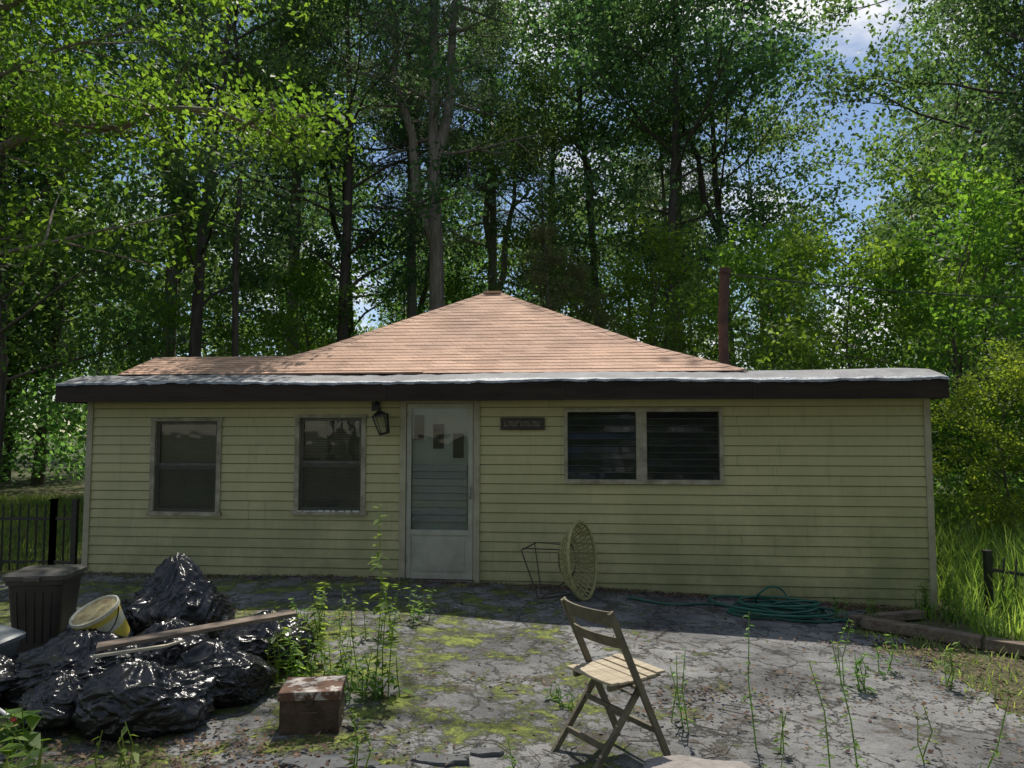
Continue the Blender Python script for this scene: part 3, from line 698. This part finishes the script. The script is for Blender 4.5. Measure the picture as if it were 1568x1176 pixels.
mb=MB(); mb.bar((-2.62,4.76,.31),(-1.52,5.28,.40),.13,.026,0); mk('wood_plank',mb,[mat('grey_brown_plank',(.26,.20,.15),(.11,.08,.06),.8,6,.4,stretch=(.4,3,3))],bevel=.003)
mb=MB(); mb.bar((-2.55,4.60,.30),(-2.15,4.68,.34),.03,.015,0); mb.bar((-2.15,4.68,.34),(-2.08,4.78,.345),.02,.013,0); mk('painted_lath',mb,[mat('cream_wood',(.55,.50,.38),(.4,.34,.25),.7,8)])
mb=MB(); SB=empty('plastic_storage_box',(-3.56,4.98,.26),R(-14)); SB.rotation_euler=(R(6),R(10),R(-14))
loft(mb,[rr_ring(.20,.15,-.09,.03),rr_ring(.23,.17,.05,.03),rr_ring(.245,.185,.052,.03),rr_ring(.245,.185,.08,.03),rr_ring(.22,.165,.09,.03)]); mb.box((-.1,-.19,.03),(.1,-.175,.075))
mk('box_body',mb,[mat('grey_plastic',(.20,.22,.23),(.14,.155,.165),.5,6)],SB)
mb=MB(); mb.tube([(-2.98,4.35,.10),(-2.78,4.22,.075)],.010,8,0,True); mb.tube([(-2.78,4.22,.075),(-2.74,4.19,.065)],.013,8,1,True); mk('screwdriver',mb,[mat('white_rod',(.6,.6,.58)),mat('red_plastic',(.45,.03,.03))])
MBX=empty('rusty_metal_box',(-1.16,4.42,float(gz(-1.16,4.42))),R(6)); mb=MB()
mb.box((-.165,-.13,.0),(.165,.13,.205),0); mb.box((-.172,-.137,.207),(.172,.137,.235),1)
mb.box((-.175,-.140,.19),(.175,-.1375,.237),1); mb.box((-.175,.1375,.19),(.175,.140,.237),1)
mb.tube([(-.05,-.14,.13),(-.05,-.165,.13),(.05,-.165,.13),(.05,-.14,.13)],.006,6,0)
mb.box((-.02,-.145,.165),(.02,-.141,.20),0)
m2=mat('rust_with_old_paint',(.46,.42,.38),(.12,.06,.035),.8,11,.5,p=(.42,.50))
mk('box_body',mb,[mat('rust',(.11,.07,.042),(.045,.028,.02),.85,9,.5),m2],MBX,bevel=.005)

# ------------------------------------------------------------ fences
def fence(name,pts,h,sp=.105,lean=0,posts=True):
    e=empty(name,(0,0,0)); mb=MB()
    for a_,b_ in zip(pts[:-1],pts[1:]):
        A=Vector(a_);Bv=Vector(b_); d=Bv-A; Ln=d.length; n=int(Ln/sp)
        for i in range(n+1):
            p=A+d*(i/n); q=p+Vector((lean,0,h)); mb.tube([p,q,q+Vector((0,0,.03))],[.013,.013,.002],4)
        for zz in (.12,h*.80): mb.bar(A+Vector((lean*zz/h,0,zz)),Bv+Vector((lean*zz/h,0,zz)),.024,.035)
        if posts:
            for p in (A,Bv):
                mb.box((p.x-.03,p.y-.03,p.z-.1),(p.x+.03,p.y+.03,p.z+h+.06)); mb.box((p.x-.038,p.y-.038,p.z+h+.06),(p.x+.038,p.y+.038,p.z+h+.08))
    mk('pickets',mb,[BLACK],e)
fence('black_iron_fence',[(-9.9,9.5,-.06),(-8.0,9.4,-.06),(-5.75,9.35,-.06),(-5.45,9.3,-.06)],.82)
fence('black_iron_fence',[(5.05,7.95,-.28),(6.6,7.2,-.45)],.62,lean=.05)

TIM=mat('weathered_timber',(.24,.18,.13),(.10,.075,.055),.85,7,.5,stretch=(.5,3,3))
mb=MB(); mb.bar((3.40,7.30,-.165),(4.15,6.66,-.180),.13,.10); mb.bar((4.17,6.64,-.185),(5.2,5.80,-.19),.13,.10); mb.bar((3.35,7.42,-.18),(4.2,7.72,-.19),.10,.08)
mk('timber_edging',mb,[TIM],bevel=.008)
def slab(name,x,y,rx,ry,h,seed,m_):
    rg=random.Random(seed); n=15; mb=MB(); z=float(gz(x,y)); P=[]
    for i in range(n):
        t=2*math.pi*i/n; k=rg.uniform(.72,1.1); P.append((rx*k*math.cos(t),ry*k*math.sin(t)))
    o=lambda s,zz:[(x+p[0]*s,y+p[1]*s,z+zz+rg.uniform(-.003,.003)) for p in P]
    loft(mb,[o(1.03,-.03),o(1,h*.6),o(.93,h),o(.5,h*1.08)]); mk(name,mb,[m_],smooth=False)
STONE=mat('pale_granite',(.33,.30,.28),(.20,.18,.16),.85,9,.6); SLATE=mat('slate_slab',(.10,.105,.11),(.055,.057,.06),.75,6,.6)
slab('flat_stone',.92,3.90,.30,.15,.08,2,STONE); slab('flat_stone',1.0,3.45,.3,.2,.05,5,STONE)
for i,(x,y,a_,b_) in enumerate([(-.95,3.92,.26,.10),(-.38,4.0,.17,.07),(-.35,3.72,.22,.1),(-.15,4.12,.10,.05),(-1.35,3.85,.16,.12),(.1,3.82,.13,.07),(-.62,3.85,.1,.06)]): slab('slate_slab',x,y,a_,b_,.022,20+i,SLATE)

# ------------------------------------------------------------ vegetation
rng=np.random.default_rng(11)
def blades(P,h,w,lean,rng):
    n=len(P); an=rng.uniform(0,2*math.pi,n); d=np.stack([np.cos(an),np.sin(an),np.zeros(n)],1); s=np.stack([-np.sin(an),np.cos(an),np.zeros(n)],1)
    h=h[:,None]; ln=(lean*rng.uniform(.2,1.2,n))[:,None]*h; up=np.array([0,0,1.])
    w=(w*rng.uniform(.6,1.3,n))[:,None]
    b0=P-s*w/2;b1=P+s*w/2; m0=P+up*h*.55+d*ln*.35-s*w*.45;m1=P+up*h*.55+d*ln*.35+s*w*.45
    t0=P+up*h*.97+d*ln-s*w*.08;t1=P+up*h*.97+d*ln+s*w*.08
    V=np.stack([b0,b1,m1,m0,t1,t0],1).reshape(-1,3); o=np.arange(n)[:,None]*6
    Q=np.concatenate([o+np.array([[0,1,2,3]]),o+np.array([[3,2,4,5]])]); rn=rng.random(n); return V,Q,np.concatenate([rn,rn])
def scatter(n,fx,fy,rng,ok=None):
    x=rng.uniform(*fx,n);y=rng.uniform(*fy,n)
    if ok is not None:
        k=ok(x,y); x=x[k];y=y[k]
    return np.stack([x,y,gz(x,y)-.01],1)
def okg(x,y):
    pr=np.interp(y,[3,4,5.2,6.0,6.8,7.4,7.8,8.2,9],[4.9,4.9,5.6,5.3,4.6,4.25,4.2,4.72,4.85])
    return (x>pr+.2*np.sin(y*7)+rng.uniform(-.1,.3,len(x)))
P=scatter(60000,(3.5,13),(4,17),rng,okg); h=rng.uniform(.15,.75,len(P))*np.clip((P[:,0]-3.9)*.6,.35,1.2)
V1,Q1,r1_=blades(P,h,.013,.7,rng)
link(bpy.data.objects.new('tall_grass',quadmesh('tall_grass',V1,Q1,np.zeros(len(Q1)),r1_,[GRASS])))
P=scatter(30000,(-16,-5.8),(9.2,20),rng); P2=scatter(1300,(3.2,4.8),(4.2,7.0),rng,lambda x,y:rng.random(len(x))<.8); P=np.concatenate([P,P2]); V1,Q1,r1_=blades(P,np.where(np.arange(len(P))<30000,rng.uniform(.04,.22,len(P)),rng.uniform(.02,.11,len(P))),.010,1.1,rng)
link(bpy.data.objects.new('grass_tufts',quadmesh('grass_tufts',V1,Q1,np.zeros(len(Q1)),r1_,[GRASS])))
def flat_leaves(P,L_,rng,tilt=.35):
    n=len(P); nm=rng.normal(0,tilt,(n,3)); nm[:,2]=1; nm/=np.linalg.norm(nm,axis=1)[:,None]
    d=np.cross(nm,rng.normal(0,1,(n,3))); d/=np.linalg.norm(d,axis=1)[:,None]; s=np.cross(nm,d); l=(L_*rng.uniform(.4,1.3,n))[:,None]
    P=P+np.array([0,0,.02])+nm*l*.12
    V=np.stack([P-d*l/2,P+s*l*.28,P+d*l/2,P-s*l*.28],1).reshape(-1,3); return V,np.arange(n*4).reshape(-1,4),rng.random(n)
x=rng.uniform(-5.2,4.6,5600); wy=9.25-.1009*(x+5.27); y=wy-.05-np.abs(rng.normal(0,.17,5600)); A1=np.stack([x,y,gz(x,y)],1)
keep=(rng.random(5600)<np.where(x>.2,1,.45)); A1=A1[keep]
A2=scatter(1000,(-5,4.5),(3,8.6),rng)
x=rng.normal(-1.7,.6,1300);y=rng.normal(3.95,.28,1300); A3=np.stack([x,y,gz(x,y)],1)
x=rng.normal(3.7,.4,1300);y=rng.normal(6.2,.9,1300); A4=np.stack([x,y,gz(x,y)],1)
cl=np.concatenate([rng.normal((c_[0],c_[1]),(.28,.12),(70,2)) for c_ in rng.uniform((-3,3.6),(3.4,8),(20,2))]); A5=np.stack([cl[:,0],cl[:,1],gz(cl[:,0],cl[:,1])],1)
P=np.concatenate([A1,A2,A3,A4,A5]); V1,Q1,r1_=flat_leaves(P,.038,rng)
link(bpy.data.objects.new('leaf_litter',quadmesh('leaf_litter',V1,Q1,np.zeros(len(Q1)),r1_,[LITTER])))
mb=MB()
for i in range(190):
    x=random.uniform(-3.5,3.8);y=random.uniform(3.5,8);a_=random.uniform(0,6.28);l=random.uniform(.05,.3); z=float(gz(x,y))+.016
    mb.tube([(x,y,z),(x+l*.5*math.cos(a_)+.01,y+l*.5*math.sin(a_),z+.008),(x+l*math.cos(a_+.3),y+l*math.sin(a_+.3),z)],[.004,.003,.002],4)
mk('fallen_twigs',mb,[BARK])

def weed(name,x,y,h,seed,leafL=.09,nst=1,dens=14,spread=.05,asp=.5,lm=None):
    rg=np.random.default_rng(seed); mb=MB(); Vs=[];rn=[]
    for s in range(nst):
        b=np.array([rg.normal(0,spread),rg.normal(0,spread),0]); hh=h*rg.uniform(.6,1) if s else h
        top=b+np.array([rg.normal(0,.10)*hh,rg.normal(0,.10)*hh,hh]); mid=(b+top)/2+rg.normal(0,.03,3)
        sp=[b+(mid-b)*0-np.array([0,0,.02]),b*.5+mid*.5,mid,mid*.5+top*.5,top]; mb.tube(sp,[.0045,.004,.0035,.003,.002],5)
        nl=max(3,int(dens*hh/.5)); 
        for i in range(nl):
            t=.12+.88*(i+rg.random())/nl; f=t*4; a_=min(int(f),3); p=sp[a_]*(1-(f-a_))+sp[a_+1]*(f-a_)
            an=rg.uniform(0,6.28); l=leafL*rg.uniform(.5,1.2)*(1.15-.5*t); d=np.array([math.cos(an),math.sin(an),rg.uniform(-.3,.5)]); d/=np.linalg.norm(d)
            sdv=np.cross(d,[0,0,1]); sdv/=np.linalg.norm(sdv); w=l*asp; dr=np.array([0,0,-.12*l])
            Vs+= [p,p+d*l*.45+sdv*w*.5+dr*.2,p+d*l+dr*2.2,p+d*l*.45-sdv*w*.5+dr*.2]; rn.append(rg.random())
    tv=np.array(mb.v);tq=np.array(mb.f);V=np.concatenate([tv,np.array(Vs)]);Q=np.concatenate([tq,np.arange(len(Vs)).reshape(-1,4)+len(tv)])
    me=quadmesh(name,V,Q,np.concatenate([np.zeros(len(tq)),np.ones(len(rn))]),np.concatenate([np.full(len(tq),.6),rn]),[GRASS,lm or LEAFY])
    put(name,me,x,y)
weed('tall_weed',-.93,5.0,1.25,1,.13,1,12); weed('tall_weed',-.80,4.85,.95,2,.10,1,12); weed('tall_weed',-1.0,5.1,.7,3,.09,3,22,.08)
for i,(x,y,h) in enumerate([(-1.62,5.25,.5),(-1.5,5.1,.4),(-1.48,5.5,.6),(-1.3,4.95,.35),(-1.2,5.3,.3),(-1.0,4.75,.25),(-.85,4.9,.3),(-1.1,6.3,.4),(-1.6,6.4,.4),(-1.75,6.0,.4),(-.9,6.9,.35)]):
    weed('leafy_weed',x,y,h,30+i,.10,5,18,.09,.42)
for i,(x,y,h,n_) in enumerate([(2.42,5.5,.5,2),(2.5,5.42,.28,5),(1.43,4.4,.78,1),(1.62,3.85,.62,1),(1.75,3.8,.75,1),(1.55,4.3,.25,2),(1.05,4.6,.5,2),(1.0,4.7,.35,1),(2.9,5.9,.3,3),(3.2,5.6,.35,3),(.35,4.9,.12,4),(.3,5.0,.1,4),(3.55,7.4,.3,5),(3.3,7.6,.25,4),(4.35,7.9,.45,7),(4.5,7.7,.5,7),(2.3,4.2,.3,2),(2.35,3.9,.5,1),(-.75,3.75,.35,3),(-.05,3.75,.25,2),(.55,3.6,.2,3),(-1.9,3.7,.3,4),(1.2,3.6,.25,3),(2.2,3.5,.3,3),(-.95,4.4,.15,4)]):
    weed('slender_weed',x,y,h,60+i,.06 if n_<3 else .08,n_,16,.03,.45)
for i,(x,y,h) in enumerate([(-2.35,3.55,.28),(-2.55,3.45,.35)]):
    P=np.stack([rng.normal(x,.08,24),rng.normal(y,.08,24),np.full(24,-.06)],1); V1,Q1,r1_=blades(P,rng.uniform(.5,1,24)*h,.022,.8,rng)
    link(bpy.data.objects.new('daylily_clump',quadmesh('daylily_clump',V1,Q1,np.zeros(len(Q1)),r1_,[GRASS])))
weed('broadleaf_seedling',-2.62,3.85,.22,201,.19,3,16,.10,.6); weed('broadleaf_seedling',-2.75,4.1,.25,202,.17,3,16,.10,.6); weed('broadleaf_seedling',-2.3,3.75,.12,203,.14,3,18,.10,.6)

# trees
OA=tree_mesh('oakA',BARKD,LEAF,seed=1,H=19,cb=.30,cr=4.6,nl=23,cn=72,cs=.50,leaf=.16,asp=.62,r0=.21,nsub=5)
OB=tree_mesh('oakB',BARKD,LEAF,seed=2,H=17,cb=.26,cr=4.3,nl=20,cn=72,cs=.48,leaf=.155,asp=.62,r0=.18,nsub=5,fork=[(.45,1.6,.4,8)])
OC=tree_mesh('mapleC',BARK,LEAFB,seed=3,H=15,cb=.18,cr=3.7,nl=21,cn=64,cs=.46,leaf=.155,asp=.7,r0=.15,nsub=5)
OY=tree_mesh('saplingY',BARK,LEAFY,seed=5,H=6.5,cb=.10,cr=2.4,nl=18,cn=52,cs=.31,leaf=.13,asp=.6,r0=.07,nsub=5)
PN=tree_mesh('pineD',BARKG,NEEDLE,seed=7,H=21,cb=.45,cr=3.0,nl=26,cn=50,cs=.34,leaf=.24,asp=.12,r0=.28,prof='pine',nsub=4,fork=[(.34,-1.6,.3,10),(.45,1.0,.2,9)],up=.2)
CD=tree_mesh('cedarE',BARK,CEDAR,seed=8,H=7.2,cb=.08,cr=2.0,nl=36,cn=34,cs=.17,leaf=.13,asp=.16,r0=.08,prof='cedar',nsub=4,up=.2)
for (me,nm,x,y,rz,s) in [
 (OA,'oak_tree',-5.3,22,0.3,1.0),(OB,'oak_tree',-8.4,18.5,1.2,1.0),(OA,'oak_tree',-13.5,19,2.2,1.0),(OC,'maple_tree',-10.6,15,0.7,.95),
 (OB,'oak_tree',-6.1,28,3.0,1.12),(OC,'maple_tree',-3.6,28,4.0,1.1),(OA,'oak_tree',5.3,24.5,5.1,1.12),(OB,'oak_tree',7.5,25,2.6,1.15),
 (OA,'oak_tree',1.8,29,3.9,1.05),(OB,'oak_tree',13.9,19,.2,1.0),(OA,'oak_tree',12.6,17,2.9,.95),(OC,'maple_tree',1.4,25,1.2,.8),(OB,'oak_tree',3.6,27,4.1,1.1),
 (OC,'maple_tree',15.5,25,3.3,1.2),(OC,'maple_tree',-16,25,2.3,1.2),(OC,'maple_tree',9.9,28,5.3,.95),(OA,'oak_tree',-17,15,4.4,.9)]:
    put(nm,me,x,y,rz,s)
put('pine_tree',PN,-2.0,21,0.0,1.0); put('pine_tree',PN,-8.4,27,2.0,1.0); put('pine_tree',PN,-.7,29,4.0,.95); put('pine_tree',PN,6.9,31,1.0,.9); put('pine_tree',PN,-11.5,24,3.0,1.0); put('pine_tree',PN,-3.3,26,5.0,.9)
put('cedar_tree',CD,2.1,17.5,0,1.0); put('cedar_tree',CD,3.2,18.8,1,.85)
for (x,y,rz,s) in [(6.3,14.0,0,.80),(8.1,13.0,2,.85),(5.8,16.5,4,.92),(9.8,15,1,1),(-9.5,21,3,1.1),(-6.6,23,5,1.0),(7.0,10.4,2.2,.40),(8.0,11.0,3.2,.48),(-1.8,27,1,1),(3.9,19.5,2,1.0)]: put('young_maple_tree',OY,x,y,rz,s)
mb=MB(); mb.tube([(0,0,-.3),(.03,0,3),(-.03,0,6),(.1,0,9.3)],[.10,.085,.07,.03],7)
for i in range(12):
    z=3+i*.5; a_=i*2.3; mb.tube([(0,0,z),(math.cos(a_)*.5,math.sin(a_)*.5,z+.1),(math.cos(a_)*1.1,math.sin(a_)*1.1,z+.05)],[.018,.012,.004],4)
o=mk('dead_tree',mb,[BARKD]); o.location=(-6.5,17.2,0)
V,Q,mi,rn=tree_arrays(seed=21,H=12.5,cb=.26,cr=4.6,nl=23,cn=62,cs=.38,leaf=.115,asp=.55,r0=.22,nsub=7,bias=0.1,
   extra=[[(0,0,6.5),(3,.2,8.0),(6,.3,8.8),(9.3,.2,9.2)],[(0,0,7.2),(3,-1.3,8.4),(5.5,-1.8,9.0),(8.2,-1.6,9.3)],[(0,0,5.0),(2.5,.8,6.1),(4.6,1.0,6.5),(6.0,1.1,6.4)]])
me=quadmesh('near_oak',V,Q,mi,rn,[BARKG,LEAFY]); put('oak_tree',me,-9.0,9.6,0,1)
dA=tree_arrays(seed=31,H=17,cb=.15,cr=4.2,nl=17,cn=27,cs=.85,leaf=.36,asp=.6,r0=.20,nsub=5)
dB=tree_arrays(seed=32,H=14,cb=.08,cr=3.8,nl=17,cn=27,cs=.80,leaf=.34,asp=.65,r0=.17,nsub=5)
dN=tree_arrays(seed=33,H=17,cb=.30,cr=3.0,nl=20,cn=26,cs=.6,leaf=.34,asp=.3,r0=.19,nsub=4,prof='pine')
Vs=[];Qs=[];Ms=[];Rs=[];off=0
pl=[]
for i in range(48): pl.append((-44+88*(i+rng.random())/48,rng.uniform(34,58)))
for i in range(18): pl.append((-15-rng.uniform(1,24),rng.uniform(12,32)))
for i in range(13): pl.append((16+rng.uniform(3,22),rng.uniform(10,30)))
for i in range(24): pl.append((rng.uniform(-30,30),-rng.uniform(13,28)))
for (x,y) in pl:
    V,Q,mi,rn=(dA,dB,dN)[int(rng.integers(0,3))]; a_=rng.uniform(0,6.28); s=rng.uniform(.8,1.08)
    if y>0 and abs(x-y*.46)<3.0: s*=.6
    c_,s_=math.cos(a_),math.sin(a_); W=V@np.array([[c_,s_,0],[-s_,c_,0],[0,0,1]])*s+np.array([x,y,-.2])
    Vs.append(W);Qs.append(Q+off);off+=len(V);Ms.append(mi);Rs.append(rn)
link(bpy.data.objects.new('distant_trees',quadmesh('distant_trees',np.concatenate(Vs),np.concatenate(Qs),np.concatenate(Ms),np.concatenate(Rs),[BARKD,LEAFB])))
def shrubs(name,pts,lm,leafL,n,s):
    V,Q,rn=leaves(rng,pts,n,s,.6,leafL,.6); link(bpy.data.objects.new(name,quadmesh(name,V,Q,np.zeros(len(Q)),rn,[lm])))
pts=[]
for i in range(300):
    x=rng.uniform(-34,34);y=rng.uniform(28,38); pts.append((x,y,rng.uniform(.2,4.2)))
for i in range(120):
    x=rng.uniform(-24,-7.9);y=rng.uniform(18,28); pts.append((x,y,rng.uniform(.3,3.2)))
for i in range(80):
    x=rng.uniform(8.5,20);y=rng.uniform(14,24); pts.append((x,y,rng.uniform(.1,2.0)))
shrubs('understory_shrubs',np.array(pts),LEAFB,.20,80,.7)
pts=[(rng.uniform(5.8,9.8),rng.uniform(10.5,14),rng.uniform(.1,1.5)) for i in range(40)]
shrubs('sunlit_shrubs',np.array(pts),LEAFY,.10,90,.35)
print('done')
